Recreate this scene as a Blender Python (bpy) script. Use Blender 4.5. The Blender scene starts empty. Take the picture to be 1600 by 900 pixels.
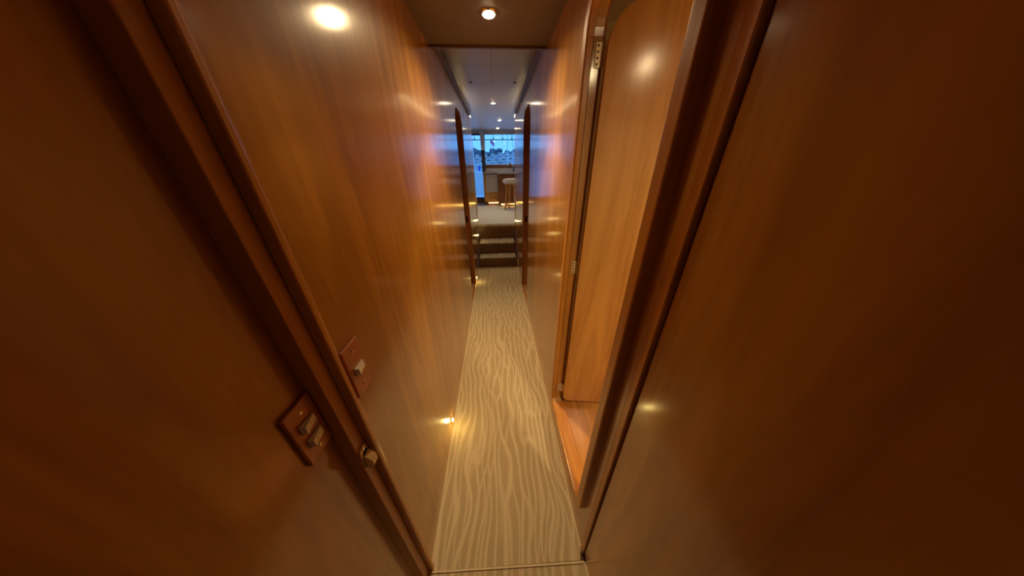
import bpy, bmesh, math, random
from mathutils import Vector, Matrix, geometry
from math import pi, sin, cos, radians
random.seed(7)
C = bpy.context.scene.collection
scn = bpy.context.scene

# ------------------------------------------------------------------ camera
EYE = Vector((0, 0, 1.5))
cd = bpy.data.cameras.new('camera')
cam = bpy.data.objects.new('camera', cd)
C.objects.link(cam)
scn.camera = cam
cd.sensor_width = 36.0
cd.lens = 36.0 * 370.17 / 1600.0
cd.clip_start = 0.02
cd.clip_end = 900
def _n(v): return v.normalized()
Zc = -_n(Vector((8.5, 720.0, 370.17)))
Yc = _n(Vector((-26.5, -190.0, 370.17)))
Yc = _n(Yc - Zc * Yc.dot(Zc))
Xc = Yc.cross(Zc)
if Xc.x < 0: Xc = -Xc
R3 = Matrix((Xc, Yc, Zc))
cam.matrix_world = Matrix.Translation(EYE) @ Matrix((
    (R3[0][0], -R3[0][1], -R3[0][2]),
    (R3[1][0], -R3[1][1], -R3[1][2]),
    (R3[2][0], -R3[2][1], -R3[2][2]))).to_4x4()

# ------------------------------------------------------------------ world, exposure
w = bpy.data.worlds.new('twilight'); scn.world = w; w.use_nodes = True
nt = w.node_tree; nt.nodes.clear()
wo = nt.nodes.new('ShaderNodeOutputWorld'); bg = nt.nodes.new('ShaderNodeBackground')
tc = nt.nodes.new('ShaderNodeTexCoord'); sx = nt.nodes.new('ShaderNodeSeparateXYZ')
rp = nt.nodes.new('ShaderNodeValToRGB')
nt.links.new(tc.outputs['Generated'], sx.inputs[0]); nt.links.new(sx.outputs['Z'], rp.inputs[0])
rp.color_ramp.elements[0].position = 0.0; rp.color_ramp.elements[0].color = (0.115, 0.40, 0.86, 1)
rp.color_ramp.elements[1].position = 0.6; rp.color_ramp.elements[1].color = (0.085, 0.30, 0.78, 1)
nt.links.new(rp.outputs[0], bg.inputs[0]); bg.inputs[1].default_value = 2.0
nt.links.new(bg.outputs[0], wo.inputs[0])
scn.view_settings.view_transform = 'Standard'
scn.view_settings.look = 'None'
scn.view_settings.gamma = 1.0
scn.view_settings.use_curve_mapping = False
scn.view_settings.exposure = 0.0
WARM = (1.0, 0.72, 0.38)
P_BEAM = 42.0
P_HALL, P_CABIN, P_SALOON, P_STEP, P_BACK_FILL = 26.0, 50.0, 17.0, 0.25, 0.25

# ------------------------------------------------------------------ materials
def _mat(name):
    m = bpy.data.materials.new(name); m.use_nodes = True
    return m, m.node_tree, m.node_tree.nodes['Principled BSDF']
def plain(name, col, rough=.5, metal=0, coat=0, coatr=.1, noise=0, nscale=20, spec=.5):
    m, t, b = _mat(name)
    b.inputs['Roughness'].default_value = rough; b.inputs['Metallic'].default_value = metal
    b.inputs['Coat Weight'].default_value = coat; b.inputs['Coat Roughness'].default_value = coatr
    b.inputs['Specular IOR Level'].default_value = spec
    tcn = t.nodes.new('ShaderNodeTexCoord'); n = t.nodes.new('ShaderNodeTexNoise')
    n.inputs['Scale'].default_value = nscale; n.inputs['Detail'].default_value = 4
    t.links.new(tcn.outputs['Object'], n.inputs['Vector'])
    mr = t.nodes.new('ShaderNodeMapRange')
    mr.inputs[3].default_value = 1 - noise; mr.inputs[4].default_value = 1 + noise
    t.links.new(n.outputs[0], mr.inputs[0])
    mx = t.nodes.new('ShaderNodeVectorMath'); mx.operation = 'SCALE'
    mx.inputs[0].default_value = col[:3]
    t.links.new(mr.outputs[0], mx.inputs['Scale'])
    t.links.new(mx.outputs[0], b.inputs['Base Color'])
    return m
def emit(name, col, s):
    m, t, b = _mat(name)
    b.inputs['Base Color'].default_value = (.8, .8, .8, 1)
    b.inputs['Emission Color'].default_value = (*col, 1); b.inputs['Emission Strength'].default_value = s
    return m
def wood(name, dark, light, axis='z', rough=.4, coat=1.0, coatr=.135, sc=1.0, band=.5, wav=.02, leafs=6.2, leafamt=.07):
    """varnished wood, the grain running along one axis"""
    m, t, b = _mat(name)
    N = t.nodes.new; Lk = t.links.new
    tcn = N('ShaderNodeTexCoord')
    ai = 'xyz'.index(axis)
    def noise(across, along, detail, dist=0, rgh=.5):
        mp = N('ShaderNodeMapping'); s = [across * sc] * 3; s[ai] = along * sc
        mp.inputs['Scale'].default_value = s
        n = N('ShaderNodeTexNoise'); n.inputs['Scale'].default_value = 1; n.inputs['Detail'].default_value = detail
        n.inputs['Distortion'].default_value = dist; n.inputs['Roughness'].default_value = rgh
        Lk(tcn.outputs['Object'], mp.inputs[0]); Lk(mp.outputs[0], n.inputs['Vector']); return n
    a = noise(8, 1.0, 3, 1.6); f = noise(19, 1.8, 4, 1.4, .5); g = noise(110, 4, 1)
    bd = noise(3.1, .12, 1)
    s1 = N('ShaderNodeMath'); s1.operation = 'MULTIPLY_ADD'; s1.inputs[1].default_value = .62; s1.inputs[2].default_value = 0
    Lk(a.outputs[0], s1.inputs[0])
    s2 = N('ShaderNodeMath'); s2.operation = 'MULTIPLY_ADD'; s2.inputs[1].default_value = .21
    Lk(f.outputs[0], s2.inputs[0]); Lk(s1.outputs[0], s2.inputs[2])
    s3 = N('ShaderNodeMath'); s3.operation = 'MULTIPLY_ADD'; s3.inputs[1].default_value = .045
    Lk(g.outputs[0], s3.inputs[0]); Lk(s2.outputs[0], s3.inputs[2])
    s4 = N('ShaderNodeMath'); s4.operation = 'MULTIPLY_ADD'; s4.inputs[1].default_value = band
    Lk(bd.outputs[0], s4.inputs[0]); Lk(s3.outputs[0], s4.inputs[2])
    # veneer leaves, each a shade of its own
    cx = N('ShaderNodeSeparateXYZ'); Lk(tcn.outputs['Object'], cx.inputs[0])
    su = N('ShaderNodeMath'); o1, o2 = [k for k in 'XYZ' if k != axis.upper()]
    Lk(cx.outputs[o1], su.inputs[0]); Lk(cx.outputs[o2], su.inputs[1])
    fm_ = N('ShaderNodeMath'); fm_.operation = 'MULTIPLY'; fm_.inputs[1].default_value = leafs; Lk(su.outputs[0], fm_.inputs[0])
    fl = N('ShaderNodeMath'); fl.operation = 'FLOOR'; Lk(fm_.outputs[0], fl.inputs[0])
    wn_ = N('ShaderNodeTexWhiteNoise'); wn_.noise_dimensions = '1D'; Lk(fl.outputs[0], wn_.inputs['W'])
    s5 = N('ShaderNodeMath'); s5.operation = 'MULTIPLY_ADD'; s5.inputs[1].default_value = leafamt; Lk(wn_.outputs[0], s5.inputs[0]); Lk(s4.outputs[0], s5.inputs[2])
    s4 = s5
    r = N('ShaderNodeMapRange'); tot = .95 + band + leafamt
    r.inputs[1].default_value = tot * .42; r.inputs[2].default_value = tot * .58
    Lk(s4.outputs[0], r.inputs[0])
    mx = N('ShaderNodeMix'); mx.data_type = 'RGBA'
    mx.inputs[6].default_value = (*dark, 1); mx.inputs[7].default_value = (*light, 1)
    Lk(r.outputs[0], mx.inputs[0]); Lk(mx.outputs[2], b.inputs['Base Color'])
    b.inputs['Roughness'].default_value = rough; b.inputs['Specular IOR Level'].default_value = .3
    b.inputs['Coat Weight'].default_value = coat; b.inputs['Coat Roughness'].default_value = coatr
    b.inputs['Coat IOR'].default_value = 1.65
    if wav:
        wn = noise(2.5, .5, 1)
        bp = N('ShaderNodeBump'); bp.inputs['Strength'].default_value = wav; bp.inputs['Distance'].default_value = .05
        Lk(wn.outputs[0], bp.inputs['Height']); Lk(bp.outputs[0], b.inputs['Coat Normal'])
    return m
M = {}
M['cherry'] = wood('varnished_cherry', (.40, .165, .015), (.64, .31, .040), band=.5)
M['cherry_door'] = wood('door_cherry', (.54, .25, .05), (.80, .44, .12), coatr=.17)
M['cherry_trim'] = wood('trim_cherry', (.54, .23, .028), (.78, .37, .056), coatr=.3, coat=.6, band=.2)
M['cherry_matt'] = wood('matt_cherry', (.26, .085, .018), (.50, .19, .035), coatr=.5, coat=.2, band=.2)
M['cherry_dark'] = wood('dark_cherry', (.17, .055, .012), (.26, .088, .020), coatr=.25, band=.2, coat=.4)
M['cherry_y'] = wood('dark_cherry_long', (.10, .042, .018), (.15, .062, .025), axis='y', coatr=.5, band=.2, coat=.08)
M['cherry_x'] = wood('dark_cherry_cross', (.11, .045, .018), (.17, .068, .025), axis='x', coatr=.35, band=.2, coat=.5)
M['riser'] = wood('riser_cherry', (.13, .055, .015), (.19, .08, .022), axis='x', coatr=.35, band=.2, coat=.3)
M['plate_wood'] = wood('switch_plate_wood', (.46, .13, .028), (.60, .18, .040), coatr=.25, band=.1, sc=3)
M['sill'] = wood('sill_teak', (.62, .24, .035), (.80, .36, .065), axis='y', coatr=.15, band=.2)
M['headliner'] = plain('beige_headliner', (.20, .165, .115), .55, noise=.04, nscale=60)
M['cabinwall'] = plain('cream_cabin_liner', (.72, .64, .46), .7, noise=.03)
M['whiteceil'] = plain('white_ceiling_panel', (.80, .82, .86), .38, noise=.02, nscale=8)
M['seam'] = plain('ceiling_seam', (.22, .21, .20), .8)
M['ivory'] = plain('ivory_plastic', (.95, .92, .74), .35, coat=.3)
M['ivory_d'] = plain('ivory_plastic_shade', (.80, .70, .45), .4)
M['brass'] = plain('brushed_brass_nickel', (.88, .78, .52), .35, metal=.4)
M['tarnish'] = plain('tarnished_brass', (.78, .66, .38), .45, metal=.35)
M['gunmetal'] = plain('dark_gunmetal', (.10, .09, .09), .3, metal=.6)
M['chrome'] = plain('polished_chrome', (.85, .82, .76), .15, metal=1)
M['black'] = plain('hole_shade_black', (.012, .01, .008), .6)
M['steel'] = plain('stainless_steel', (.55, .53, .50), .4, metal=.5, noise=.05, nscale=5)
M['granite'] = plain('speckled_granite', (.42, .37, .33), .3, noise=.55, nscale=90, coat=.5)
M['cushion'] = plain('cream_leather', (.80, .68, .52), .5, noise=.05)
M['grey'] = plain('grey_painted_post', (.42, .40, .40), .4, noise=.03)
M['darkframe'] = plain('dark_frame_metal', (.05, .05, .06), .4)
M['white'] = plain('white_trim_paint', (.80, .76, .68), .4)
M['binding'] = plain('carpet_binding', (.85, .72, .46), .8, noise=.1, nscale=80)
M['gel'] = plain('white_gelcoat', (.85, .88, .9), .35)
M['gel2'] = plain('grey_gelcoat', (.50, .55, .6), .4)
M['bluefab'] = plain('blue_canvas', (.02, .08, .75), .7)
M['redfab'] = plain('red_flag_cloth', (.75, .03, .25), .7)
M['foliage'] = plain('hill_foliage', (.16, .20, .23), .9, noise=.4, nscale=2)
M['hill'] = plain('hillside_painted_haze', (.26, .31, .34), .9, noise=.5, nscale=.12)  # distance haze is put into this blue-grey colour
M['water'] = plain('harbour_water', (.28, .40, .50), .15, noise=.2, nscale=.5)
M['roof'] = plain('house_roof', (.55, .38, .34), .8)
M['house'] = plain('house_plaster', (.80, .78, .75), .8)
M['bulb'] = emit('downlight_lens', (1.0, .74, .42), 40)
M['bulb_far'] = emit('saloon_downlight_lens', (1.0, .80, .55), 26)
M['cove'] = emit('cove_strip', (1.0, .74, .36), 6)
M['toe'] = emit('toe_kick_strip', (1.0, .56, .12), 9)
M['led'] = emit('step_led', (1.0, .78, .36), 6)

# clear window glass
gm, gt, gb = _mat('window_glass'); gt.nodes.remove(gb)
tr = gt.nodes.new('ShaderNodeBsdfTransparent'); tr.inputs[0].default_value = (.96, .98, 1, 1)
gl = gt.nodes.new('ShaderNodeBsdfGlossy'); gl.inputs['Roughness'].default_value = .02
fr = gt.nodes.new('ShaderNodeFresnel'); fr.inputs[0].default_value = 1.5
ms = gt.nodes.new('ShaderNodeMixShader'); gt.links.new(fr.outputs[0], ms.inputs[0])
gt.links.new(tr.outputs[0], ms.inputs[1]); gt.links.new(gl.outputs[0], ms.inputs[2])
gt.links.new(ms.outputs[0], gt.nodes['Material Output'].inputs[0])
M['glass'] = gm

# carpet: pale wavy lines that part and meet, running along the passage
def carpet_mat(name, freq, amp, nx, ny, base, line, width=.13, soft=.12, fuzz=.10):
    """freq lines per metre across, wandering by amp line-spacings; two sheets of lines cross each other"""
    m, t, b = _mat(name); N = t.nodes.new; Lk = t.links.new
    def math(op, a, b_=None, c=None):
        n = N('ShaderNodeMath'); n.operation = op
        for k, v_ in enumerate((a, b_, c)):
            if v_ is None: continue
            if isinstance(v_, (int, float)): n.inputs[k].default_value = v_
            else: Lk(v_, n.inputs[k])
        return n.outputs[0]
    tcn = N('ShaderNodeTexCoord'); sx_ = N('ShaderNodeSeparateXYZ'); Lk(tcn.outputs['Object'], sx_.inputs[0])
    fz = N('ShaderNodeTexNoise'); fz.inputs['Scale'].default_value = 330; fz.inputs['Detail'].default_value = 2
    Lk(tcn.outputs['Object'], fz.inputs['Vector'])
    sheets = []
    for k, (f_, a_, off) in enumerate(((1.0, 1.0, 0.0), (.83, -1.15, 7.7))):
        mp = N('ShaderNodeMapping'); mp.inputs['Scale'].default_value = (nx*(1+.15*k), ny*(1-.12*k), 1); mp.inputs['Location'].default_value = (off, off*.6, 0)
        Lk(tcn.outputs['Object'], mp.inputs[0])
        n = N('ShaderNodeTexNoise'); n.noise_dimensions = '2D'; n.inputs['Scale'].default_value = 1; n.inputs['Detail'].default_value = 1.0
        Lk(mp.outputs[0], n.inputs['Vector'])
        u = math('ADD', math('MULTIPLY', sx_.outputs['X'], freq*f_), math('MULTIPLY', n.outputs[0], amp*a_*2))
        d = math('ABSOLUTE', math('SUBTRACT', math('FRACT', u), .5))
        d = math('ADD', d, math('MULTIPLY', math('SUBTRACT', fz.outputs[0], .5), fuzz*2))
        mr = N('ShaderNodeMapRange'); mr.inputs[1].default_value = width*.5; mr.inputs[2].default_value = width*.5+soft
        mr.inputs[3].default_value = 1 - .25*k; mr.inputs[4].default_value = 0; Lk(d, mr.inputs[0]); sheets.append(mr.outputs[0])
    mxx = math('MAXIMUM', *sheets)
    c = N('ShaderNodeMix'); c.data_type = 'RGBA'; c.inputs[6].default_value = (*base, 1); c.inputs[7].default_value = (*line, 1)
    Lk(mxx, c.inputs[0])
    fm = N('ShaderNodeMapRange'); fm.inputs[1].default_value = .3; fm.inputs[2].default_value = .7; fm.inputs[3].default_value = .84; fm.inputs[4].default_value = 1.12
    Lk(fz.outputs[0], fm.inputs[0])
    sc_ = N('ShaderNodeVectorMath'); sc_.operation = 'SCALE'; Lk(c.outputs[2], sc_.inputs[0]); Lk(fm.outputs[0], sc_.inputs['Scale'])
    Lk(sc_.outputs[0], b.inputs['Base Color'])
    b.inputs['Roughness'].default_value = .95; b.inputs['Specular IOR Level'].default_value = .05
    bp = N('ShaderNodeBump'); bp.inputs['Strength'].default_value = .5; bp.inputs['Distance'].default_value = .004
    Lk(math('ADD', mxx, fz.outputs[0]), bp.inputs['Height']); Lk(bp.outputs[0], b.inputs['Normal'])
    return m
M['carpet'] = carpet_mat('hall_carpet', 24, 1.7, 4.6, 2.3, (.64, .51, .295), (.84, .71, .46), .12, .15)
M['carpet_step'] = carpet_mat('stair_carpet', 40, 1.5, 12, 8, (.26, .20, .14), (.88, .79, .66))
M['carpet_up'] = carpet_mat('saloon_carpet', 32, 1.5, 14, 12, (.68, .61, .46), (.86, .80, .64))

# ------------------------------------------------------------------ helpers
def newbm(): return bmesh.new()
def box(bm, x0, x1, y0, y1, z0, z1, bev=0, seg=2):
    ret = bmesh.ops.create_cube(bm, size=1)
    vs = ret['verts']
    bmesh.ops.scale(bm, vec=(abs(x1-x0), abs(y1-y0), abs(z1-z0)), verts=vs)
    bmesh.ops.translate(bm, vec=((x0+x1)/2, (y0+y1)/2, (z0+z1)/2), verts=vs)
    if bev:
        es = list({e for v in vs for e in v.link_edges})
        bmesh.ops.bevel(bm, geom=es, offset=bev, segments=seg, affect='EDGES', profile=.5)
    return bm
def cyl(bm, p0, p1, r0, r1=None, seg=20, cap=True):
    r1 = r0 if r1 is None else r1
    p0 = Vector(p0); p1 = Vector(p1); d = p1 - p0
    q = Vector((0, 0, 1)).rotation_difference(d.normalized()).to_matrix().to_4x4()
    bmesh.ops.create_cone(bm, cap_ends=cap, segments=seg, radius1=r0, radius2=r1, depth=d.length,
                          matrix=Matrix.Translation((p0+p1)/2) @ q)
    return bm
def ball(bm, c, r, sub=2, sc=(1, 1, 1)):
    bmesh.ops.create_icosphere(bm, subdivisions=sub, radius=r, matrix=Matrix.Translation(c) @ Matrix.Diagonal((*sc, 1)))
    return bm
def tube(bm, pts, r, seg=10):
    pts = [Vector(p) for p in pts]; rings = []
    for i, p in enumerate(pts):
        d = (pts[min(i+1, len(pts)-1)] - pts[max(i-1, 0)]).normalized()
        q = Vector((0, 0, 1)).rotation_difference(d)
        rings.append([bm.verts.new(p + q @ Vector((r*cos(2*pi*k/seg), r*sin(2*pi*k/seg), 0))) for k in range(seg)])
    for a, b2 in zip(rings, rings[1:]):
        for k in range(seg): bm.faces.new((a[k], a[(k+1) % seg], b2[(k+1) % seg], b2[k]))
    bm.faces.new(rings[0][::-1]); bm.faces.new(rings[-1])
    return bm
def obj(name, bm, mat, parent=None, smooth=False, loc=None):
    bmesh.ops.recalc_face_normals(bm, faces=bm.faces)
    me = bpy.data.meshes.new(name); bm.to_mesh(me); bm.free()
    if smooth:
        me.shade_smooth() if hasattr(me, 'shade_smooth') else None
        try: me.set_sharp_from_angle(angle=radians(35))
        except Exception: pass
    o = bpy.data.objects.new(name, me); C.objects.link(o)
    me.materials.append(M[mat] if isinstance(mat, str) else mat)
    if loc: o.location = loc
    if parent: o.parent = parent
    return o
def struct(name, bm, mat, parent=None, smooth=False):
    o = obj(name, bm, mat, parent, smooth)
    if not parent: o['kind'] = 'structure'
    return o
def empty(name, loc=(0, 0, 0), rz=0, kind=None):
    o = bpy.data.objects.new(name, None); C.objects.link(o); o.location = loc; o.rotation_euler = (0, 0, rz)
    o.empty_display_size = .05
    if kind: o['kind'] = kind
    return o
def tag(o, label, cat, group=None):
    o['label'] = label; o['category'] = cat
    if group: o['group'] = group
    return o
def rrect(a0, a1, b0, b1, r, seg=8):
    """rounded rectangle outline; r = radii (a0b0, a1b0, a1b1, a0b1)"""
    out = []
    for (ca, cb, rr, s) in ((a0, b0, r[0], pi), (a1, b0, r[1], 1.5*pi), (a1, b1, r[2], 0), (a0, b1, r[3], .5*pi)):
        sa = 1 if ca == a0 else -1; sb = 1 if cb == b0 else -1
        if rr <= 0: out.append((ca, cb)); continue
        for k in range(seg+1):
            t = s + (pi/2) * k / seg
            out.append((ca + sa*rr + rr*cos(t), cb + sb*rr + rr*sin(t)))
    return out
def slab(bm, outer, holes, x0, x1):
    """plate in the y-z plane between x0 and x1, with holes cut through"""
    loops = [outer] + holes
    flat = [p for l in loops for p in l]
    tris = geometry.tessellate_polygon([[Vector((p[0], p[1], 0)) for p in l] for l in loops])
    va = [bm.verts.new((x0, p[0], p[1])) for p in flat]; vb = [bm.verts.new((x1, p[0], p[1])) for p in flat]
    for t in tris:
        try:
            bm.faces.new([va[i] for i in t]); bm.faces.new([vb[i] for i in reversed(t)])
        except ValueError: pass
    k = 0
    for l in loops:
        n = len(l)
        for i in range(n):
            j = (i+1) % n
            bm.faces.new((va[k+i], va[k+j], vb[k+j], vb[k+i]))
        k += n
    return bm
def spot(name, loc, power, size=.03, col=WARM, kind='SPOT', ang=150, blend=.6, parent=None, rot=(0, 0, 0)):
    ld = bpy.data.lights.new(name, kind); ld.energy = power; ld.color = col
    if kind != 'AREA': ld.shadow_soft_size = size
    else: ld.size = size
    if kind == 'SPOT': ld.spot_size = radians(ang); ld.spot_blend = blend
    o = bpy.data.objects.new(name, ld); C.objects.link(o); o.location = loc; o.rotation_euler = rot
    if parent: o.parent = parent
    return o

# ------------------------------------------------------------------ the setting
XL, XR = -.335, .315          # faces of the passage walls
CEIL, CEILH = 2.09, 2.30
YB = .362                     # bulkhead the camera looks through
YE = 4.12                     # ends of the passage walls

struct('floor', box(newbm(), -.46, .46, YB, 3.74, -.06, -.004), 'cherry_y')
struct('floor_cabin', box(newbm(), -.46, .46, -1.45, YB, -.06, -.004), 'cherry_y')
# passage carpet, notched round the two door posts
bm = newbm()
pts = [(-.335, .385), (-.322, .378), (-.322, .362), (.300, .350), (.306, .372), (.315, .385), (.315, 3.705), (-.335, 3.705)]
va = [bm.verts.new((x, y, -.004)) for x, y in pts]; vb = [bm.verts.new((x, y, .0)) for x, y in pts]
bm.faces.new(va[::-1]); bm.faces.new(vb)
for i in range(len(pts)): j = (i+1) % len(pts); bm.faces.new((va[i], va[j], vb[j], vb[i]))
o = obj('hallway_carpet', bm, 'carpet'); tag(o, 'long beige carpet runner with pale wavy lines filling the passage floor', 'carpet')
bm = newbm(); box(bm, XL, XL+.006, .385, 3.70, -.003, .004, .001, 1)
obj('edge_binding', bm, 'binding', o)
bm = newbm(); box(bm, XR-.006, XR, .385, 3.70, -.003, .004, .001, 1)
obj('edge_binding', bm, 'binding', o)
bm = newbm()
v = [bm.verts.new(p) for p in ((-.372, -1.4, 0), (.37, -1.4, 0), (.37, .344, 0), (-.372, .356, 0), (-.372, -1.4, -.004), (.37, -1.4, -.004), (.37, .344, -.004), (-.372, .356, -.004))]
for f in ((0, 1, 2, 3), (7, 6, 5, 4), (0, 4, 5, 1), (1, 5, 6, 2), (2, 6, 7, 3), (3, 7, 4, 0)): bm.faces.new([v[i] for i in f])
o = obj('cabin_carpet', bm, 'carpet'); tag(o, 'second carpet piece in the near foreground, seamed across the doorway', 'carpet')
bm = newbm()
v = [bm.verts.new(p) for p in ((-.345, .354, .0005), (.312, .340, .0005), (.312, .347, .0005), (-.345, .361, .0005), (-.345, .354, .004), (.312, .340, .004), (.312, .347, .004), (-.345, .361, .004))]
for f in ((3, 2, 1, 0), (4, 5, 6, 7), (0, 1, 5, 4), (1, 2, 6, 5), (2, 3, 7, 6), (3, 0, 4, 7)): bm.faces.new([v[i] for i in f])
obj('seam_binding', bm, 'binding', o)

# openings (y0, y1, z0, z1)
OP1 = (.475, .975, .22, 1.95)      # right, with raised sill and the open door
OP2 = (2.42, 2.98, .012, 1.99)     # right, further on
OP3 = (2.55, 3.08, .012, 1.99)     # left, further on
h1 = rrect(*OP1, (.045, .045, .10, .10)); h2 = rrect(*OP2, (.01, .01, .17, .17)); h3 = rrect(*OP3, (.01, .01, .17, .17))
TOP = 2.16
struct('wall_right', slab(newbm(), [(.392, 0), (YE, 0), (YE, TOP), (.392, TOP)], [h1, h2], XR, XR+.03), 'cherry')
struct('wall_left', slab(newbm(), [(.392, 0), (YE, 0), (YE, TOP), (.392, TOP)], [h3], XL-.03, XL), 'cherry')

# rounded frame standing proud round the near right opening
def ring(bm, hole, grow, x0, x1, bev=.007):
    y0, y1, z0, z1 = hole
    outer = rrect(y0-grow, y1+grow, z0-grow, z1+grow, (.075, .075, .14, .14), 8)
    inner = rrect(y0, y1, z0, z1, (.045, .045, .10, .10), 8)
    n = len(outer)
    prof = []
    # cross-section: outer foot, outer shoulder (rounded), inner shoulder, inner foot
    b_ = bev/grow; secs = [(0, x1)] + [(b_*(1-cos(q*pi/8)), x0+bev*(1-sin(q*pi/8))) for q in range(5)] + [(1-b_*(1-cos(q*pi/8)), x0+bev*(1-sin(q*pi/8))) for q in range(4, -1, -1)] + [(1, x1)]
    rings = []
    for f, x in secs:
        rings.append([bm.verts.new((x, o_[0]*(1-f)+i_[0]*f, o_[1]*(1-f)+i_[1]*f)) for o_, i_ in zip(outer, inner)])
    rings.append(rings[0])
    for a, b2 in zip(rings, rings[1:]):
        for k in range(n): bm.faces.new((a[k], a[(k+1) % n], b2[(k+1) % n], b2[k]))
    return bm
t1 = struct('door_1', ring(newbm(), OP1, .04, XR-.023, XR+.002, .006), 'cherry_trim')
t1['label'] = 'near right doorway with rounded raised frame and its open inner door'
bm = newbm()
ji = rrect(*OP1, (.045, .045, .10, .10)); jo = rrect(OP1[0]-.02, OP1[1]+.02, OP1[2]-.02, OP1[3]+.02, (.055, .055, .11, .11))
slab(bm, jo, [ji], XR+.0305, XR+.036)
jm = obj('door_jamb', bm, 'cherry_matt', t1)
# seat of the threshold, lit teak
bm = newbm(); box(bm, XR-.014, XR+.047, OP1[0]+.02, OP1[1]-.02, OP1[2]-.018, OP1[2]+.003, .003)
obj('threshold', bm, 'sill', t1)
# the open leaf, hinged on the far jamb, swung into the side cabin
def yz_to_leaf(bm, ang):
    bmesh.ops.rotate(bm, cent=(0, 0, 0), matrix=Matrix.Rotation(ang, 3, 'Z'), verts=bm.verts)
    bmesh.ops.translate(bm, vec=(XR+.041, .966, 0), verts=bm.verts)
    return bm
bm = newbm(); out = rrect(0, .49, .245, 1.915, (.035, .035, .095, .095)); slab(bm, out, [], 0, .026)
es = [e for e in bm.edges if e.calc_face_angle(0) > 1.2]
bmesh.ops.bevel(bm, geom=es, offset=.004, segments=2, affect='EDGES')
# plate lies in y-z: turn so that it runs along +x and leans to the camera
lf = obj('door_leaf', yz_to_leaf(bm, radians(-98)), 'cherry_door', t1)
def hinge(parent, x, y, z, h=.062, wdt=.020, face='y-', big=True):
    bm = newbm(); box(bm, x-wdt/2, x+wdt/2, y-.0025, y, z, z+h, .001, 1)
    h_ = obj('hinge', bm, 'brass', parent)
    bm = newbm()
    for k in range(5): cyl(bm, (x+wdt/2+.006, y-.004, z+h*k/5+.001), (x+wdt/2+.006, y-.004, z+h*(k+1)/5-.001), .0055, seg=12)
    obj('hinge_knuckle', bm, 'chrome', h_, smooth=True)
    bm = newbm()
    for k in (.14, .38, .62, .86):
        cyl(bm, (x-.003, y-.0038, z+h*k), (x-.003, y-.0024, z+h*k), .0035, .003, seg=10)
    obj('hinge_screws', bm, 'darkframe', h_)
    return h_
for z in (.285, 1.06, 1.775): hinge(lf.parent, XR+.021, .9745, z)

# far openings: lining, closed door set back, strike
def far_opening(name, hole, xs, sgn, lab):
    y0, y1, z0, z1 = hole
    bm = newbm()
    o_ = rrect(y0-.015, y1+.015, z0-.012, z1+.015, (.01, .01, .185, .185)); i_ = rrect(y0, y1, z0, z1, (.01, .01, .17, .17))
    a, b2 = sorted((xs + sgn*.0305, xs + sgn*.10)); slab(bm, o_, [i_], a, b2)
    d = struct(name, bm, 'cherry_matt'); d['label'] = lab
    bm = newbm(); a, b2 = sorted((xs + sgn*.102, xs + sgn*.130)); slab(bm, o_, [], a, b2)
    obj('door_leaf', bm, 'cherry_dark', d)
    bm = newbm(); a, b2 = sorted((xs - sgn*.002, xs + sgn*.028)); box(bm, a, b2, y0+.004, y1-.004, .002, .016, .002)
    obj('threshold', bm, 'sill', d)
    bm = newbm(); a, b2 = sorted((xs + sgn*.034, xs + sgn*.046)); box(bm, a, b2, y0+.004, y1-.004, .006, .018, .001)
    obj('threshold_track', bm, 'white', d)
    bm = newbm(); a, b2 = sorted((xs + sgn*.052, xs + sgn*.099)); box(bm, a, b2, y0+.004, y1-.004, .002, .016, .002)
    obj('threshold', bm, 'sill', d)
    bm = newbm(); a, b2 = sorted((xs + sgn*.03, xs + sgn*.055)); box(bm, a, b2, y1-.006, y1-.001, .88, .95, .001)
    obj('strike_plate', bm, 'darkframe', d)
    bm = newbm(); a, b2 = sorted((xs + sgn*.004, xs + sgn*.028)); box(bm, a, b2, y0+.001, y0+.006, .16, .24, .001)
    obj('hinge', bm, 'brass', d)
    # solid edge trim lining the panel thickness
    bm = newbm(); o2 = rrect(y0+.0, y1-.0, z0, z1, (.01, .01, .17, .17)); i2 = rrect(y0+.006, y1-.006, z0+.001, z1-.006, (.01, .01, .165, .165))
    a, b2 = sorted((xs + sgn*.0005, xs + sgn*.102)); slab(bm, o2, [i2], a, b2)
    obj('door_jamb', bm, 'cherry_matt', d)
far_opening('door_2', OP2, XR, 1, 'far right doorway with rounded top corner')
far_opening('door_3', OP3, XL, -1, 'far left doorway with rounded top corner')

# bulkhead door posts (left: post, rebate, jamb strip; right: narrow strip and hinge gap)
struct('trim_1', box(newbm(), XL-.03, XL+.013, YB, .376, 0, CEIL, .003), 'cherry_trim')
struct('trim_2', box(newbm(), XL-.03, XL+.001, .377, .3915, 0, TOP, .001), 'cherry_trim')
struct('trim_3', box(newbm(), -.40, -.340, .330, .3605, 0, CEIL, .002), 'cherry_trim')
struct('trim_4', box(newbm(), XR-.004, XR+.03, .3665, .3915, 0, TOP, .003), 'cherry_trim')
struct('trim_5', box(newbm(), XR+.012, XR+.03, .3630, .3660, 0, CEIL, .0), 'cherry_dark')

# near cabin shell
struct('wall_left.001', box(newbm(), -.44, -.372, -1.4, .3295, -.004, CEIL), 'cherry')
struct('wall_right.001', box(newbm(), .372, .40, -1.4, .3495, -.004, CEIL), 'cherry')
struct('wall_back', box(newbm(), -.46, .40, -1.46, -1.4, -.004, CEIL), 'cherry')
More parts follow.
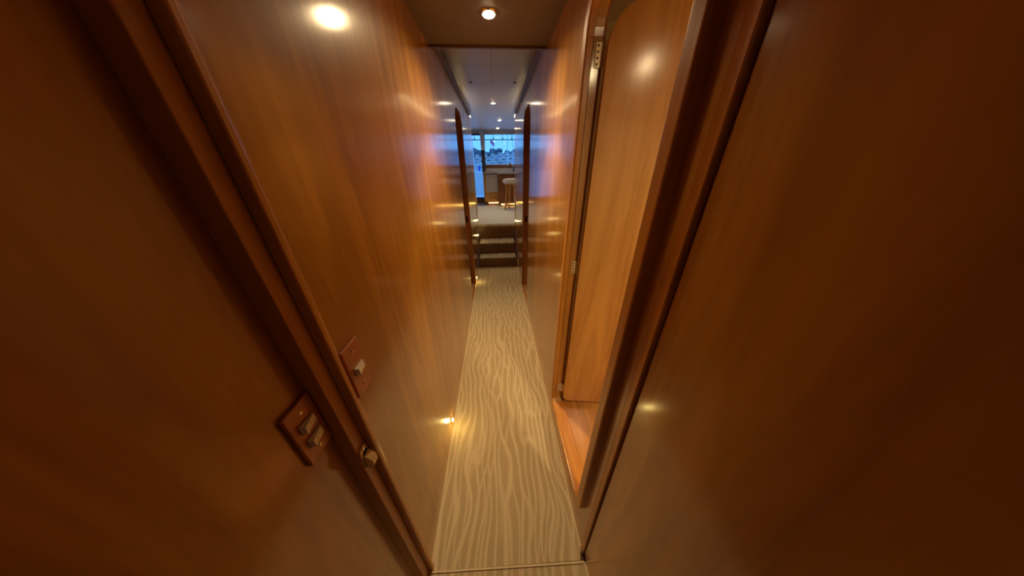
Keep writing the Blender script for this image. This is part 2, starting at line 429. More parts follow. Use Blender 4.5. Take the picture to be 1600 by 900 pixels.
# cabin door, folded back flat along the right-hand wall
bm = newbm(); box(bm, XR+.004, XR+.036, -.335, .3625, .012, 2.03, .004, 3)
d4 = struct('door_4', bm, 'cherry'); d4['label'] = 'near right cabin door folded back flat against the wall'
bm = newbm(); box(bm, XR-.001, XR+.004, -.315, -.275, .90, 1.04, .002); obj('latch_plate', bm, 'brass', d4)
bm = newbm(); cyl(bm, (XR-.001, -.295, .98), (XR-.035, -.295, .98), .008); ball(bm, (XR-.045, -.295, .98), .020, 3, (.7, 1, 1)); obj('door_knob', bm, 'brass', d4, smooth=True)

# ceilings
struct('ceiling', box(newbm(), -.46, .46, -1.46, 1.762, CEIL, CEIL+.03), 'headliner')
bm = newbm(); box(bm, XL+.0005, XR-.0005, 1.762, 1.782, CEIL-.012, CEIL+.055, .003)
struct('trim_6', bm, 'cherry_x')
struct('wall_header', box(newbm(), -.9, .9, 1.765, 1.781, CEIL+.056, CEILH), 'whiteceil')
bm = newbm(); box(bm, -1.7, 2.3, 1.7, 7.2, CEILH+.004, CEILH+.05); struct('ceiling.001', bm, 'seam')
for y0, y1 in ((1.7, 2.747), (2.75, 3.268), (3.271, 7.2)):
    for x0, x1 in ((-1.7, -.0015), (.0015, 2.3)) if y0 < 3.2 else ((-1.7, 2.3),):
        bm = newbm(); box(bm, x0, x1, y0, y1, CEILH-.004, CEILH+.003); struct('ceiling.002', bm, 'whiteceil')
for x in (-.222, .243):
    bm = newbm(); cyl(bm, (x, 3.24, CEILH-.012), (x, 3.24, CEILH-.004), .012, .014, seg=16)
    o = obj('ceiling_stud', bm, 'darkframe', smooth=True)
    tag(o, 'small dark round stud in the white ceiling, %s of the centre line' % ('left' if x < 0 else 'right'), 'ceiling fitting', 'studs in the white ceiling')
# timber rails along the tops of the passage walls beyond the beige ceiling
struct('trim_7', box(newbm(), XL-.004, XL+.024, 1.80, 4.02, TOP-.032, TOP+.012, .004), 'cherry_y')
struct('trim_8', box(newbm(), XR-.024, XR+.004, 1.80, 3.90, TOP-.032, TOP+.012, .004), 'cherry_y')
# ledges behind the rails and their cheeks
struct('wall_ledge_left', box(newbm(), -.9, XL-.0305, 1.70, YE, TOP-.02, TOP-.002), 'whiteceil')
struct('wall_ledge_right', box(newbm(), XR+.0305, .9, 1.70, YE, TOP-.02, TOP-.002), 'whiteceil')
struct('wall_cheek_left', box(newbm(), -.9, -.86, 1.79, YE, TOP, CEILH-.005), 'whiteceil')
struct('wall_cheek_right', box(newbm(), .86, .9, 1.79, YE, TOP, CEILH-.005), 'whiteceil')

# side cabin behind the near right doorway
struct('floor_side_cabin', box(newbm(), .37, 1.5, -.75, 1.6, .10, .190), 'cherry_y')
bm = newbm()
for k in range(9):
    x = XR+.048 + k*.105
    box(bm, x, x+.101, -.70, 1.55, .1905, .2085, .0015, 1)
bmw = struct('floor_boards', bm, wood('teak_sole', (.60, .27, .055), (.88, .46, .13), axis='y', coatr=.18, band=.7))
bm = newbm()
for k in range(9):
    x = XR+.048 + k*.105
    box(bm, x+.1012, x+.1048, -.70, 1.55, .1905, .2083)
struct('trim_9', bm, plain('holly_strip', (.75, .62, .42), .4))
struct('wall_side_cabin_right', box(newbm(), 1.4, 1.45, -.75, 1.6, .19, CEIL), 'cabinwall')
struct('wall_side_cabin_far', box(newbm(), .347, 1.4, 1.5, 1.55, .19, CEIL), 'cabinwall')
struct('wall_side_cabin_near', box(newbm(), .402, 1.4, -.75, -.70, .19, CEIL), 'cabinwall')
struct('wall_side_cabin_left', box(newbm(), .3465, .356, 1.02, 1.5, .19, CEIL), 'cabinwall')
struct('ceiling_side_cabin', box(newbm(), .347, 1.45, -.75, 1.6, CEIL-.0, CEIL+.03), 'cabinwall')

# saloon shell
struct('floor_saloon', box(newbm(), -1.7, 2.3, 4.235, 7.2, .50, .592), 'cherry_y')
bm = newbm(); box(bm, -1.6, 2.2, 4.245, 6.45, .592, .600)
o = obj('saloon_carpet', bm, 'carpet_up'); tag(o, 'pale speckled carpet of the raised saloon at the head of the stairs', 'carpet')
bm = newbm(); box(bm, -1.6, 2.2, 6.452, 6.98, .592, .602)
struct('floor_tile', bm, plain('pale_glossy_sole', (.62, .60, .60), .25, coat=.6))
struct('wall_saloon_left', slab(newbm(), [(4.12, .5), (7.2, .5), (7.2, CEILH), (4.12, CEILH)], [rrect(4.5, 6.7, 1.42, 2.18, (.08,)*4)], -1.68, -1.6), 'cherry')
bm = newbm(); slab(bm, rrect(4.501, 6.699, 1.421, 2.179, (.08,)*4), [rrect(4.54, 6.66, 1.46, 2.14, (.05,)*4)], -1.67, -1.61); w_ = struct('added_window_left', bm, 'darkframe')  # unseen side window, added to bring blue sky light onto the saloon ceiling
bm = newbm(); box(bm, -1.643, -1.6370000000000002, 4.53, 6.67, 1.45, 2.15); obj('pane', bm, 'glass', w_)
struct('wall_saloon_right', slab(newbm(), [(4.12, .5), (7.2, .5), (7.2, CEILH), (4.12, CEILH)], [rrect(4.5, 6.7, 1.42, 2.18, (.08,)*4)], 2.2, 2.28), 'cherry')
bm = newbm(); slab(bm, rrect(4.501, 6.699, 1.421, 2.179, (.08,)*4), [rrect(4.54, 6.66, 1.46, 2.14, (.05,)*4)], 2.21, 2.27); w_ = struct('added_window_right', bm, 'darkframe')  # its added counterpart on the right, also for blue light on the ceiling
bm = newbm(); box(bm, 2.237, 2.2430000000000003, 4.53, 6.67, 1.45, 2.15); obj('pane', bm, 'glass', w_)
struct('wall_saloon_front_left', box(newbm(), -1.68, XL, YE+.0005, 4.25, .0, TOP-.021), 'cherry')
struct('wall_saloon_front_right', box(newbm(), XR, 2.28, YE+.0005, 4.25, .0, TOP-.021), 'cherry')
struct('wall_front_top_left', box(newbm(), -1.68, -.905, YE-.02, YE+.02, TOP-.02, CEILH-.005), 'whiteceil')
struct('wall_front_top_right', box(newbm(), .905, 2.28, YE-.02, YE+.02, TOP-.02, CEILH-.005), 'whiteceil')
# rear wall of the saloon round glass door and window
YW = 6.98
struct('wall_far', box(newbm(), -.262, 2.2, YW, YW+.06, .5, 1.535), 'cherry_x')
struct('wall_far.001', box(newbm(), -1.6, -1.15, YW, YW+.06, .5, CEILH-.005), 'cherry')
struct('wall_far.002', box(newbm(), -1.15, -.262, YW, YW+.06, .5, .70), 'cherry_dark')
struct('wall_far.003', box(newbm(), -1.15, 2.2, YW, YW+.06, 2.225, CEILH-.005), 'grey')
# window 1 = glass door, window 2 = wide window
w1 = struct('window_1', slab(newbm(), [(-1.15, .70), (-.262, .70), (-.262, 2.225), (-1.15, 2.225)], [[(-1.11, .745), (-.325, .745), (-.325, 2.19), (-1.11, 2.19)]], 0, .04), 'darkframe')
for v in w1.data.vertices: x, y, z = v.co; v.co = (y, YW+.01+x, z)
w1['label'] = 'tall glass door to the cockpit'
bm = newbm(); box(bm, -1.112, -.323, YW+.026, YW+.032, .743, 2.192); obj('pane', bm, 'glass', w1)
bm = newbm(); box(bm, -.335, -.325, YW-.03, YW+.008, 1.35, 1.88, .002); obj('pull_bar', bm, 'darkframe', w1)
w2 = struct('window_2', slab(newbm(), [(-.26, 1.536), (2.2, 1.536), (2.2, 2.224), (-.26, 2.224)], [[(-.245, 1.55), (2.18, 1.55), (2.18, 2.205), (-.245, 2.205)]], 0, .04), 'grey')
for v in w2.data.vertices: x, y, z = v.co; v.co = (y, YW+.01+x, z)
bm = newbm(); box(bm, -.247, 2.182, YW+.026, YW+.032, 1.548, 2.207); obj('pane', bm, 'glass', w2)
# grey boxed post dropping from the ceiling, with a slimmer post below
bm = newbm()
v = [bm.verts.new(p) for p in ((-.345, 6.80, CEILH-.005), (-.225, 6.80, CEILH-.005), (-.225, 6.96, CEILH-.005), (-.345, 6.96, CEILH-.005), (-.325, 6.80, 1.86), (-.235, 6.80, 1.86), (-.235, 6.96, 1.86), (-.325, 6.96, 1.86))]
for f in ((3, 2, 1, 0), (4, 5, 6, 7), (0, 1, 5, 4), (1, 2, 6, 5), (2, 3, 7, 6), (3, 0, 4, 7)): bm.faces.new([v[i] for i in f])
bmesh.ops.bevel(bm, geom=list(bm.edges), offset=.006, segments=2, affect='EDGES')
tp = struct('trim_10', bm, 'grey')
bm = newbm(); box(bm, -.325, -.305, 6.90, 6.94, 1.40, 1.86, .003); struct('trim_11', bm, 'darkframe')
bm = newbm(); box(bm, -.262, -.245, 6.90, 6.94, 1.40, 1.86, .003); box(bm, -.318, -.25, 6.895, 6.945, 1.395, 1.62, .004); struct('trim_12', bm, 'darkframe')

# ------------------------------------------------------------------ staircase
st = empty('staircase', (0, 3.70, 0)); tag(st, 'three carpeted steps with dark wood risers leading up to the saloon', 'stairs')
def stp(name, bm, mat, **k):
    bmesh.ops.translate(bm, vec=(0, -3.70, 0), verts=bm.verts); return obj(name, bm, mat, st, **k)
fronts = (3.706, 3.935, 4.20); tops = (.172, .352, .600)
zp = 0
for i, (yf, zt) in enumerate(zip(fronts, tops)):
    stp('riser', box(newbm(), XL+.001, XR-.001, yf, yf+.02, zp+.0005, zt-.022), 'riser')
    if i < 2:
        yb = fronts[i+1]
        bm = newbm(); box(bm, XL+.001, XR-.001, yf+.021, yb+.03, zt-.06, zt-.021); stp('step_board', bm, 'riser')
        bm = newbm(); box(bm, XL+.03, XR-.03, yf-.018, yb-.001, zt-.021, zt, .009, 3)
        stp('tread_carpet', bm, 'carpet_step', smooth=True)
    else:
        bm = newbm(); box(bm, XL+.003, XR-.003, yf-.018, 4.244, zt-.04, zt, .012, 3)
        stp('tread_carpet', bm, 'carpet_step', smooth=True)
    zp = zt - .02
for s, xx in ((-1, XL+.001), (1, XR-.001)):
    bm = newbm()
    a, b2 = sorted((xx, xx - s*.016))
    slab(bm, [(3.70, .001), (3.95, .001), (4.13, .2), (4.13, .66), (4.05, .66), (3.94, .46), (3.90, .42), (3.70, .22)], [], a, b2) if False else None
    bm.free()

# white end posts of the passage walls, catching the step lights
struct('trim_13', box(newbm(), XL+.0005, XL+.010, YE+.05, YE+.125, .602, 1.06, .003), 'white')
struct('trim_14', box(newbm(), XR-.010, XR-.0005, YE+.05, YE+.125, .602, 1.06, .003), 'white')

# ------------------------------------------------------------------ lamps
def downlight(x, y, z, r, mat, label, grp, power, ang=150, name='ceiling_downlight', sz=.03, col=WARM):
    root = empty(name, (x, y, z)); tag(root, label, 'ceiling light', grp)
    bm = newbm(); cyl(bm, (0, 0, -.006), (0, 0, 0), r*1.25, r*1.4, 32)
    bmesh.ops.delete(bm, geom=[], context='FACES') if False else None
    obj('bezel', bm, 'chrome', root, smooth=True)
    bm = newbm(); cyl(bm, (0, 0, -.010), (0, 0, -.006), r*.9, r, 32)
    obj('lens', bm, mat, root, smooth=True)
    l = spot('lamp', (0, 0, -.02), power, sz, col, ang=ang, blend=(.8 if ang == 158 else 1.0), parent=root)
    return root
hall_ = downlight(-.002, 1.455, CEIL, .026, 'bulb', 'bright round downlight in the beige near ceiling', None, P_HALL, ang=158)
spot('beam', (0, 0, -.02), P_BEAM, .03, WARM, ang=82, blend=.45, parent=hall_)
downlight(.69, -.17, CEIL, .035, 'bulb', 'round downlight in the side cabin ceiling', None, P_CABIN, ang=165)
downlight(.0, -1.0, CEIL, .03, 'bulb_far', 'round fill downlight added in the unseen near cabin ceiling', None, P_BACK_FILL, ang=160)  # weak fill lamp added behind the camera
for x, y, lab in ((.008, 4.16, 'round downlight in the white ceiling, nearest of the three in line'), (.121, 5.55, 'round downlight in the white ceiling, middle of the three in line'), (.097, 6.65, 'round downlight in the white ceiling, nearest the window'),
                  (-1.0, 5.4, 'round downlight on the left of the saloon ceiling'), (1.2, 5.0, 'round downlight on the right of the saloon ceiling')):
    downlight(x, y, CEILH-.004, .03, 'bulb_far', lab, 'downlights of the saloon ceiling', P_SALOON, ang=120, col=(1, .79, .50))
for s, x, lab in ((-1, -.385, 'left warm cove light strip hidden above the wall rail'), (1, .365, 'right warm cove light strip hidden above the wall rail')):
    root = empty('cove_light', (x, 3.5, 2.235)); tag(root, lab, 'strip light', 'cove light strips')
    bm = newbm(); box(bm, -.008, .008, 0, 1.4, 0, .012, .001, 1); obj('light_strip', bm, 'cove', root)
    bm = newbm(); v2 = [(-.03*s, .0125), (.014*s, .0125), (.014*s, .060), (-.03*s, .060)]; v2 = [(-q[0], q[1]) for q in v2]
    v2 = [(-.045*s, -.012), (-.045*s, .018), (.014*s, .018), (.014*s, .0125), (-.041*s, .0125), (-.041*s, -.012)]
    v2 = [(-q[0], q[1]) for q in v2] if True else v2
    a = [bm.verts.new((q[0], 0, q[1])) for q in v2]; b2 = [bm.verts.new((q[0], 1.4, q[1])) for q in v2]
    bm.faces.new(a); bm.faces.new(b2[::-1])
    for k in range(6): bm.faces.new((a[k], a[(k+1) % 6], b2[(k+1) % 6], b2[k]))
    obj('light_shield', bm, 'grey', root)  # opaque channel added over the strip to keep its light off the ceiling

def step_lamp(x, y, z, s, label, power=P_STEP, mat='led', hh=.03, lit=True):
    """little clear courtesy lamp on the skirting; s = side its wall is on"""
    root = empty('courtesy_light', (x, y, z)); tag(root, label, 'courtesy light', 'courtesy lights at floor level')
    bm = newbm(); box(bm, *sorted((0, -s*.006)), -.011, .011, -hh*.7, hh*.7, .002); obj('backplate', bm, 'chrome', root)
    bm = newbm(); box(bm, *sorted((-s*.006, -s*.014)), -.007, .007, -hh*.15, hh*.6, .003); obj('lens', bm, mat, root, smooth=True)
    bm = newbm(); cyl(bm, (-s*.006, 0, -hh*.4), (-s*.012, 0, -hh*.4), .005, .004, 12); obj('screw_cap', bm, 'brass', root, smooth=True)
    if lit: spot('lamp', (-s*.03, 0, .0), power, .012, (1, .72, .22), kind='POINT', parent=root)
    return root
step_lamp(XL, .965, .085, -1, 'tiny glowing courtesy light low on the near left wall')
step_lamp(XL, 3.13, .075, -1, 'tiny glowing courtesy light past the far left doorway', P_STEP*.7)
step_lamp(XL, 3.98, .47, -1, 'tiny glowing courtesy light left of the top step', P_STEP*.5)
step_lamp(XR, 4.04, .68, 1, 'tiny glowing courtesy light right of the top step', P_STEP*.5)
step_lamp(XL, 4.06, .70, -1, 'tiny glowing courtesy light beside the stair head, left', P_STEP*.5)
bm = newbm(); box(bm, XR-.008, XR, 3.60, 3.625, .055, .165, .002)
o = obj('wall_plate', bm, 'white'); tag(o, 'small upright white plate low on the right wall at the foot of the stairs', 'plate')

# ------------------------------------------------------------------ switches and door catch
def switch_plate(x, y, z, rock, label):
    root = empty('light_switch', (x, y, z)); tag(root, label, 'light switch', 'wooden light switch plates')
    bm = newbm(); box(bm, 0, .008, -.030, .030, -.066, .066, .002, 2)
    obj('cover_plate', bm, 'plate_wood', root)
    for dz in rock:
        bm = newbm(); box(bm, .008, .011, -.0165, .0165, dz-.0105, dz+.0105, .001, 1); r_ = obj('rocker_bezel', bm, 'ivory_d', root)
        bm = newbm()
        pts = [(-.0145, .011), (.0145, .011), (.0145, .0135), (0, .0150), (-.0145, .0185)]
        a = [bm.verts.new((px, py, dz-.0085)) for py, px in pts]; b2 = [bm.verts.new((px, py, dz+.0085)) for py, px in pts]
        bm.faces.new(a); bm.faces.new(b2[::-1])
        for i in range(5): bm.faces.new((a[i], a[(i+1) % 5], b2[(i+1) % 5], b2[i]))
        obj('rocker', bm, 'ivory', root)
    for dz in (-.047, .047):
        bm = newbm(); cyl(bm, (.008, 0, dz), (.0098, 0, dz), .0042, .0034, 16); obj('screw', bm, 'chrome', root, smooth=True)
    return root
switch_plate(XL+.0005, .4175, 1.0975, (0,), 'wooden plate with one ivory rocker on the left passage wall')
switch_plate(-.3715, .297, 1.066, (.017, -.021), 'wooden plate with two ivory rockers, at the left edge beyond the door post')
cat = empty('door_catch', (-.340, .3445, .884)); tag(cat, 'small tarnished brass strike catch on the left door post below the switches', 'door catch')
bm = newbm(); out = rrect(-.013, .013, -.036, .036, (.012, .012, .012, .012), 5); slab(bm, out, [], 0, .004); obj('strike_plate', bm, 'tarnish', cat, smooth=True)
bm = newbm()
pts = [(.004, .012), (.004, -.034), (.020, -.028), (.022, -.010), (.010, .010)]
a = [bm.verts.new((p[0], -.011, p[1])) for p in pts]; b2 = [bm.verts.new((p[0], .011, p[1])) for p in pts]
bm.faces.new(a); bm.faces.new(b2[::-1])
for i in range(5): bm.faces.new((a[i], a[(i+1) % 5], b2[(i+1) % 5], b2[i]))
bmesh.ops.bevel(bm, geom=list(bm.edges), offset=.002, segments=2, affect='EDGES')
obj('catch_lip', bm, 'tarnish', cat, smooth=True)
bm = newbm(); cyl(bm, (.0035, .002, .012), (.0048, .002, .012), .0085, seg=20); obj('keeper_hole_shade', bm, 'black', cat)  # black disc painting the shade inside the strike hole
bm = newbm(); cyl(bm, (.004, 0, .028), (.0058, 0, .028), .0045, .0036, 16); obj('screw', bm, 'chrome', cat, smooth=True)

# ------------------------------------------------------------------ galley in the saloon
cab = empty('galley_cabinet', (-.12, 6.5, .6)); tag(cab, 'wooden galley cabinet with two drawers under the pale worktop', 'cabinet')
def part(par, name, x0, x1, y0, y1, z0, z1, mat, bev=.003):
    L = par.location; bm = newbm(); box(bm, x0-L.x, x1-L.x, y0-L.y, y1-L.y, z0-L.z, z1-L.z, bev); return obj(name, bm, mat, par)
part(cab, 'body', -.300, .070, 6.52, 6.975, .69, 1.335, 'cherry_trim')
part(cab, 'plinth', -.28, .06, 6.58, 6.975, .603, .689, 'cherry_dark')
for z0, z1 in ((.70, .80), (.808, .905)): 
    d = part(cab, 'drawer', -.262, .062, 6.500, 6.519, z0, z1, 'cherry_trim')
    bm = newbm(); box(bm, -.09+.12, .09-.08+.12, -.010, -.0002, z1-.02-.6, z1-.012-.6, .001, 1)
    h_ = obj('handle', bm, 'cherry_dark', d)
part(cab, 'toe_light', -.20, .055, 6.572, 6.5795, .64, .66, 'toe', .001)
fr_ = empty('drinks_fridge', (-.10, 6.5, .915)); tag(fr_, 'stainless steel under-counter fridge door beside the island', 'fridge')
part(fr_, 'door', -.245, .060, 6.490, 6.519, .915, 1.318, 'steel', .005)
bm = newbm(); tube(bm, [(-.12, -.035, .385), (.13, -.035, .385)], .008, 10); cyl(bm, (-.10, -.035, .385), (-.10, -.009, .385), .005); cyl(bm, (.11, -.035, .385), (.11, -.009, .385), .005)
obj('handle', bm, 'chrome', fr_, smooth=True)
isl = empty('galley_island', (1.1, 6.2, .6)); tag(isl, 'dark wooden galley island front panel behind the stool', 'cabinet')
part(isl, 'body', .072, 1.9, 6.22, 6.97, .69, 1.335, 'cherry_dark')
part(isl, 'plinth', .10, 1.88, 6.28, 6.97, .603, .689, 'cherry_dark')
part(isl, 'toe_light', .12, 1.85, 6.272, 6.279, .635, .66, 'toe', .001)
bm = newbm()
v2 = [(-.315, 6.47), (.05, 6.47), (.05, 6.17), (1.95, 6.17), (1.95, 6.978), (-.315, 6.978)]
a = [bm.verts.new((x, y, 1.337)) for x, y in v2]; b2 = [bm.verts.new((x, y, 1.378)) for x, y in v2]
bm.faces.new(a[::-1]); bm.faces.new(b2)
for i in range(6): bm.faces.new((a[i], a[(i+1) % 6], b2[(i+1) % 6], b2[i]))
bmesh.ops.bevel(bm, geom=list(bm.edges), offset=.005, segments=2, affect='EDGES')
ct = obj('worktop', bm, 'granite'); tag(ct, 'speckled stone worktop running over cabinet and island', 'worktop')
bm = newbm(); box(bm, -.26, 1.95, 6.955, 6.978, 1.379, 1.455, .003); obj('backsplash', bm, 'granite', ct)
fa = empty('faucet', (.46, 6.55, 1.3785)); tag(fa, 'dark-bodied mixer tap with chrome arched spout on the worktop', 'faucet')
bm = newbm(); cyl(bm, (0, 0, 0.001), (0, 0, .03), .026, .02); cyl(bm, (0, 0, .03), (0, 0, .10), .017); obj('base', bm, 'gunmetal', fa, smooth=True)
bm = newbm(); tube(bm, [(0, 0, .09), (-.02, 0, .14), (-.07, -.01, .17), (-.13, -.02, .17), (-.155, -.025, .14), (-.158, -.025, .12)], .015); obj('spout', bm, 'chrome', fa, smooth=True)
bm = newbm(); tube(bm, [(.01, 0, .09), (.05, 0, .13), (.07, 0, .15)], .010); obj('lever', bm, 'gunmetal', fa, smooth=True)
# stool
sl = empty('bar_stool', (.36, 5.72, .6)); tag(sl, 'round cream-topped bar stool with wooden legs at the island', 'stool')
bm = newbm(); cyl(bm, (0, 0, .565), (0, 0, .655), .205, .205, 40)
bmesh.ops.bevel(bm, geom=[e for e in bm.edges if abs((e.verts[0].co - e.verts[1].co).z) < 1e-5 and len(e.link_faces) == 2 and e.calc_face_angle(0) > 1], offset=.022, segments=4, affect='EDGES')
obj('seat', bm, 'cushion', sl, smooth=True)
bm = newbm(); cyl(bm, (0, 0, .54), (0, 0, .565), .17, .17, 32); obj('seat_base', bm, 'cherry_trim', sl, smooth=True)
for a_ in (20, 110, 200, 290):
    c_, s_ = cos(radians(a_)), sin(radians(a_))
    bm = newbm(); cyl(bm, (.175*c_, .175*s_, .004), (.13*c_, .13*s_, .545), .015, .020, 14); obj('leg', bm, 'cherry_trim', sl, smooth=True)
bm = newbm()
pp = [(.164*cos(radians(a_)), .164*sin(radians(a_)), .13) for a_ in (20, 110, 200, 290)]
for i in range(4): cyl(bm, pp[i], pp[(i+1) % 4], .009, seg=10)
obj('footrest', bm, 'cherry_trim', sl, smooth=True)

# ------------------------------------------------------------------ outside: cockpit, harbour, hillside
struct('deck', box(newbm(), -4, 5, 7.05, 9.6, .48, .58), 'gel')
bw = struct('wall_bulwark', box(newbm(), -4, 5, 9.45, 9.60, .58, 1.36, .02), 'gel')
rl = empty('deck_rail', (0, 9.56, 1.36)); tag(rl, 'thin white guard rail along the aft end of the cockpit', 'railing')
bm = newbm(); tube(bm, [(-3.9, 0, .20), (4.9, 0, .20)], .018); obj('rail', bm, 'gel', rl, smooth=True)
for k in range(10):
    bm = newbm(); cyl(bm, (-3.6+k*.9, 0, -.001), (-3.6+k*.9, 0, .19), .014); obj('post', bm, 'gel', rl, smooth=True)
struct('ceiling_overhang', box(newbm(), -4, 5, 7.05, 7.75, 2.33, 2.40), 'gel2')
cr = empty('curtain_rail', (.6, 7.5, 2.14)); tag(cr, 'dark hanging rail with short hooks just outside the window top', 'rail')
bm = newbm(); box(bm, -1.9, 1.9, -.012, .012, -.012, .006, .002); obj('rail', bm, 'darkframe', cr)
for k in range(12):
    x = -1.12 + k*.25
    bm = newbm(); cyl(bm, (x, 0, .005), (x, 0, .19), .007, seg=10); cyl(bm, (x-.0, 0, .005), (x, 0, .035), .022, .008, seg=12); obj('hook', bm, 'darkframe', cr, smooth=True)
fe = empty('fender', (-.56, 9.50, 1.361)); tag(fe, 'small blue boat fender standing on the cockpit bulwark', 'fender')
bm = newbm(); cyl(bm, (0, 0, .018), (0, 0, .17), .035, .035, 20)
bmesh.ops.bevel(bm, geom=[e for e in bm.edges if e.calc_face_angle(0) > 1], offset=.012, segments=3, affect='EDGES')
bmesh.ops.translate(bm, vec=(0, 0, -.018), verts=bm.verts); obj('body', bm, 'bluefab', fe, smooth=True)
bm = newbm(); cyl(bm, (0, 0, .15), (0, 0, .175), .01); obj('eye', bm, 'bluefab', fe, smooth=True)
bm = newbm(); tube(bm, [(-.72, 8.0, .588), (-.66, 8.15, .59), (-.60, 8.42, .588), (-.56, 8.30, .60), (-.52, 8.12, .588), (-.47, 8.25, .59), (-.43, 8.34, .588)], .009, 8)
o = obj('mooring_rope', bm, 'darkframe', smooth=True); tag(o, 'short dark rope lying on the pale cockpit deck beyond the glass door', 'rope')

bm = newbm(); box(bm, -160, 160, 9.7, 130, -1.7, -1.5); struct('harbour_water', bm, 'water')
# hillside: rolling ridge
bm = newbm(); nx, ny = 60, 14; g = []
for j in range(ny):
    row = []
    for i in range(nx):
        x = -150 + 300*i/(nx-1); y = 105 + 95*j/(ny-1); t = j/(ny-1)
        hgt = (8.6 + 1.6*sin(x*.045+1.2) + 1.0*sin(x*.11) + random.uniform(-.5, .5)) * (math.sin(min(t*1.25, 1)*pi/2))
        row.append(bm.verts.new((x, y, -1.6+hgt)))
    g.append(row)
for j in range(ny-1):
    for i in range(nx-1): bm.faces.new((g[j][i], g[j][i+1], g[j+1][i+1], g[j+1][i]))
struct('hillside', bm, 'hill', smooth=True)
# trees on the ridge
def tree(x, y, z, h, wd, label):
    root = empty('hill_tree', (x, y, z)); tag(root, label, 'tree', 'trees on the hillside')
    bm = newbm(); cyl(bm, (0, 0, 0), (0, 0, h*.45), h*.04, h*.025, 8); obj('trunk', bm, 'darkframe', root)
    bm = newbm()
    for k in range(11):
        a_ = random.uniform(0, 2*pi); rr = random.uniform(0, wd*.35)
        ball(bm, (rr*cos(a_)*1.6, rr*sin(a_), h*random.uniform(.2, .62)), wd*random.uniform(.22, .42), 2, (1, 1, .8))
    for v in bm.verts: v.co += Vector([random.uniform(-.09, .09)*wd for _ in range(3)])
    obj('crown', bm, 'foliage', root)
def px(u, d): return (u - 773.0)/417.0*d      # bearing of a far thing to metres
for u, d, z, h, wd, lb in ((777, 156, 4, 8, 4.2, 'tall rounded tree standing out on the skyline just right of the flag'), (784, 176, 3.5, 5, 3.6, 'low tree joining the tall skyline tree on its right'),
                       (799, 146, 3.5, 6.2, 4, 'tree on the skyline near the right window edge'), (806, 160, 3.5, 7, 4.5, 'tree at the far right of the window view'),
                       (738, 150, 4, 8, 4.5, 'tree on the skyline at the left of the glass door'), (746, 162, 4, 7, 4, 'tree beside the left skyline tree'),
                       (757, 140, 3.5, 4, 3.0, 'small tree on the hillside left of the flag'), (727, 140, 3.5, 7, 4.5, 'tree on the hill beyond the left of the glass door'),
                       (822, 150, 3.5, 6, 5, 'tree on the hill beyond the right wall end'), (700, 150, 4, 6, 5, 'tree furthest left on the hill'), (850, 150, 4, 6, 5, 'tree furthest right on the hill')):
    tree(px(u, d), d + 8, 4.4 + z*.35, h*.85, wd*1.25, lb)
# hillside houses
hs = []
for j in range(5):
    for i in range(9):
        hs.append((724 + i*11.5 + (j % 2)*5 + random.uniform(-1.2, 1.2), 107 + j*8.0))
def ridge(x, y):
    t = min((y-105)/95*1.25, 1); return -1.6 + (8.6 + 1.6*sin(x*.045+1.2) + 1.0*sin(x*.11))*sin(t*pi/2)
for u, d in hs:
    if (u, d) in hs[:0]: continue
    root = empty('hillside_house', (px(u, d), d, ridge(px(u, d), d))); tag(root, 'tiny pale gabled house on the hazy hillside across the harbour', 'house', 'houses on the hillside')
    W_, D_, H_ = random.uniform(1.5, 2.0), 3, random.uniform(1.4, 2.0)
    bm = newbm(); box(bm, -W_/2, W_/2, -D_/2, D_/2, -2.5, H_); obj('walls', bm, 'house', root)
    bm = newbm(); a = [bm.verts.new(p) for p in ((-W_*.55, -D_*.6, H_), (W_*.55, -D_*.6, H_), (W_*.55, D_*.6, H_), (-W_*.55, D_*.6, H_), (-W_*.5, 0, H_+.8), (W_*.5, 0, H_+.8))]
    for f in ((0, 1, 5, 4), (2, 3, 4, 5), (1, 2, 5), (3, 0, 4), (3, 2, 1, 0)): bm.faces.new([a[i] for i in f])
    obj('roof', bm, 'roof', root)
    for k in range(3):
        bm = newbm(); box(bm, -W_*.3+k*W_*.3-.18, -W_*.3+k*W_*.3+.18, -D_/2-.05, -D_/2-.001, .4, 1.0); obj('window', bm, 'darkframe', root)
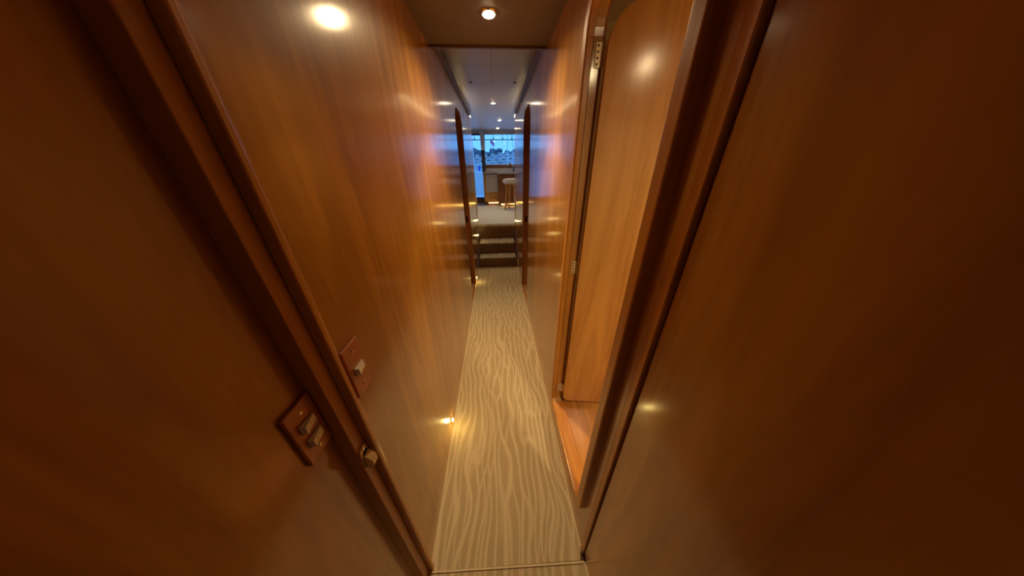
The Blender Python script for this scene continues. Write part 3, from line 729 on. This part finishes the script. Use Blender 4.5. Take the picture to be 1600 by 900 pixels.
# moored boats
def boat(u, d, Lh, mast, label, fly=False, hullmat='gel'):
    root = empty('motor_boat' if not mast else 'sailing_boat', (px(u, d), d, -1.5), 0); tag(root, label, 'boat', 'boats moored in the harbour')
    bm = newbm(); secs = 9; rings = []
    for i in range(secs):
        t = i/(secs-1); xx = (t-.5)*Lh; wd = Lh*.16*(1 - max(0, t-.45)**2*3.2); wd = max(wd, .03); zt = Lh*.10*(1+.35*t*t)
        rings.append([bm.verts.new(p) for p in ((xx, -wd, zt), (xx, -wd*.75, .0), (xx, 0, -.25), (xx, wd*.75, .0), (xx, wd, zt))])
    for a, b2 in zip(rings, rings[1:]):
        for k in range(4): bm.faces.new((a[k], a[k+1], b2[k+1], b2[k]))
        bm.faces.new((a[4], a[0], b2[0], b2[4]))
    bm.faces.new(rings[0]); bm.faces.new(rings[-1][::-1]); obj('hull', bm, hullmat, root)
    z = Lh*.10
    bm = newbm(); box(bm, -Lh*.30, Lh*.15, -Lh*.10, Lh*.10, z, z+Lh*.11, Lh*.015); cb = obj('cabin', bm, 'gel', root)
    bm = newbm(); box(bm, -Lh*.27, Lh*.12, -Lh*.102, Lh*.102, z+Lh*.045, z+Lh*.085); obj('cabin_windows', bm, 'darkframe', cb)
    if fly:
        bm = newbm(); box(bm, -Lh*.28, Lh*.06, -Lh*.10, Lh*.10, z+Lh*.24, z+Lh*.26, .02); 
        for sx_ in (-.26, .04):
            for sy_ in (-.09, .09): cyl(bm, (Lh*sx_, Lh*sy_, z+Lh*.10), (Lh*sx_, Lh*sy_, z+Lh*.245), Lh*.006)
        obj('flybridge_top', bm, 'gel', root)
    if mast:
        bm = newbm(); cyl(bm, (0, 0, z), (0, 0, mast), .10, .06, 8); obj('mast', bm, 'gel', root)
        bm = newbm(); cyl(bm, (0, 0, z+Lh*.16), (-Lh*.35, 0, z+Lh*.17), .12, .12, 8); obj('boom', bm, 'bluefab', root)
boat(745, 26, 3.4, 0, 'white boat with a raised top beyond the glass door', True)
boat(803, 27, 3.4, 0, 'white boat with a raised top at the right of the window', True)
boat(757, 58, 5, 9, 'sailing boat with a tall mast by the window post', False)
boat(793, 56, 5, 10, 'sailing boat with a tall mast right of centre', False)
boat(801, 68, 5, 10, 'sailing boat with a tall mast left of the right-hand boat', False)
boat(741, 62, 5, 10, 'sailing boat with a mast beyond the glass door', False)
boat(766, 42, 4.5, 0, 'low white boat below the flag', False)
boat(777, 48, 5, 0, 'low grey boat in the middle of the window', False, 'gel2')
boat(787, 38, 4, 0, 'low white boat right of the window centre', True)
boat(760, 80, 7, 0, 'far motor boat left of the window centre', True)
boat(772, 90, 7, 0, 'far motor boat in the middle of the harbour', True, 'gel2')
boat(786, 82, 7, 0, 'far motor boat near the waterside houses', True)
boat(732, 76, 7, 0, 'far motor boat at the left of the harbour', True)
boat(720, 40, 5, 0, 'motor boat left of the glass door view', True)
boat(830, 40, 5, 0, 'motor boat right of the window view', True)
# flag
fg = empty('flag', (px(771.5, 9.52), 9.52, 1.3605)); tag(fg, 'red flag flying from a slim staff astern', 'flag')
bm = newbm(); cyl(bm, (.04, 0, .002), (-.10, 0, 1.0), .010, .008, 10); obj('flagstaff', bm, 'gel2', fg, smooth=True)
bm = newbm(); nn = 8; A = []
for i in range(nn+1):
    t = i/nn; yy = .03*sin(t*7)
    A.append([bm.verts.new((-.10 + t*.13, yy + s_, .985 - t*.14 - e_)) for s_ in (0, .003) for e_ in (0, .09+.04*t)])
for a, b2 in zip(A, A[1:]):
    bm.faces.new((a[0], a[1], b2[1], b2[0])); bm.faces.new((a[2], b2[2], b2[3], a[3])); bm.faces.new((a[0], b2[0], b2[2], a[2])); bm.faces.new((a[1], a[3], b2[3], b2[1]))
obj('flag_cloth', bm, 'redfab', fg, smooth=True)
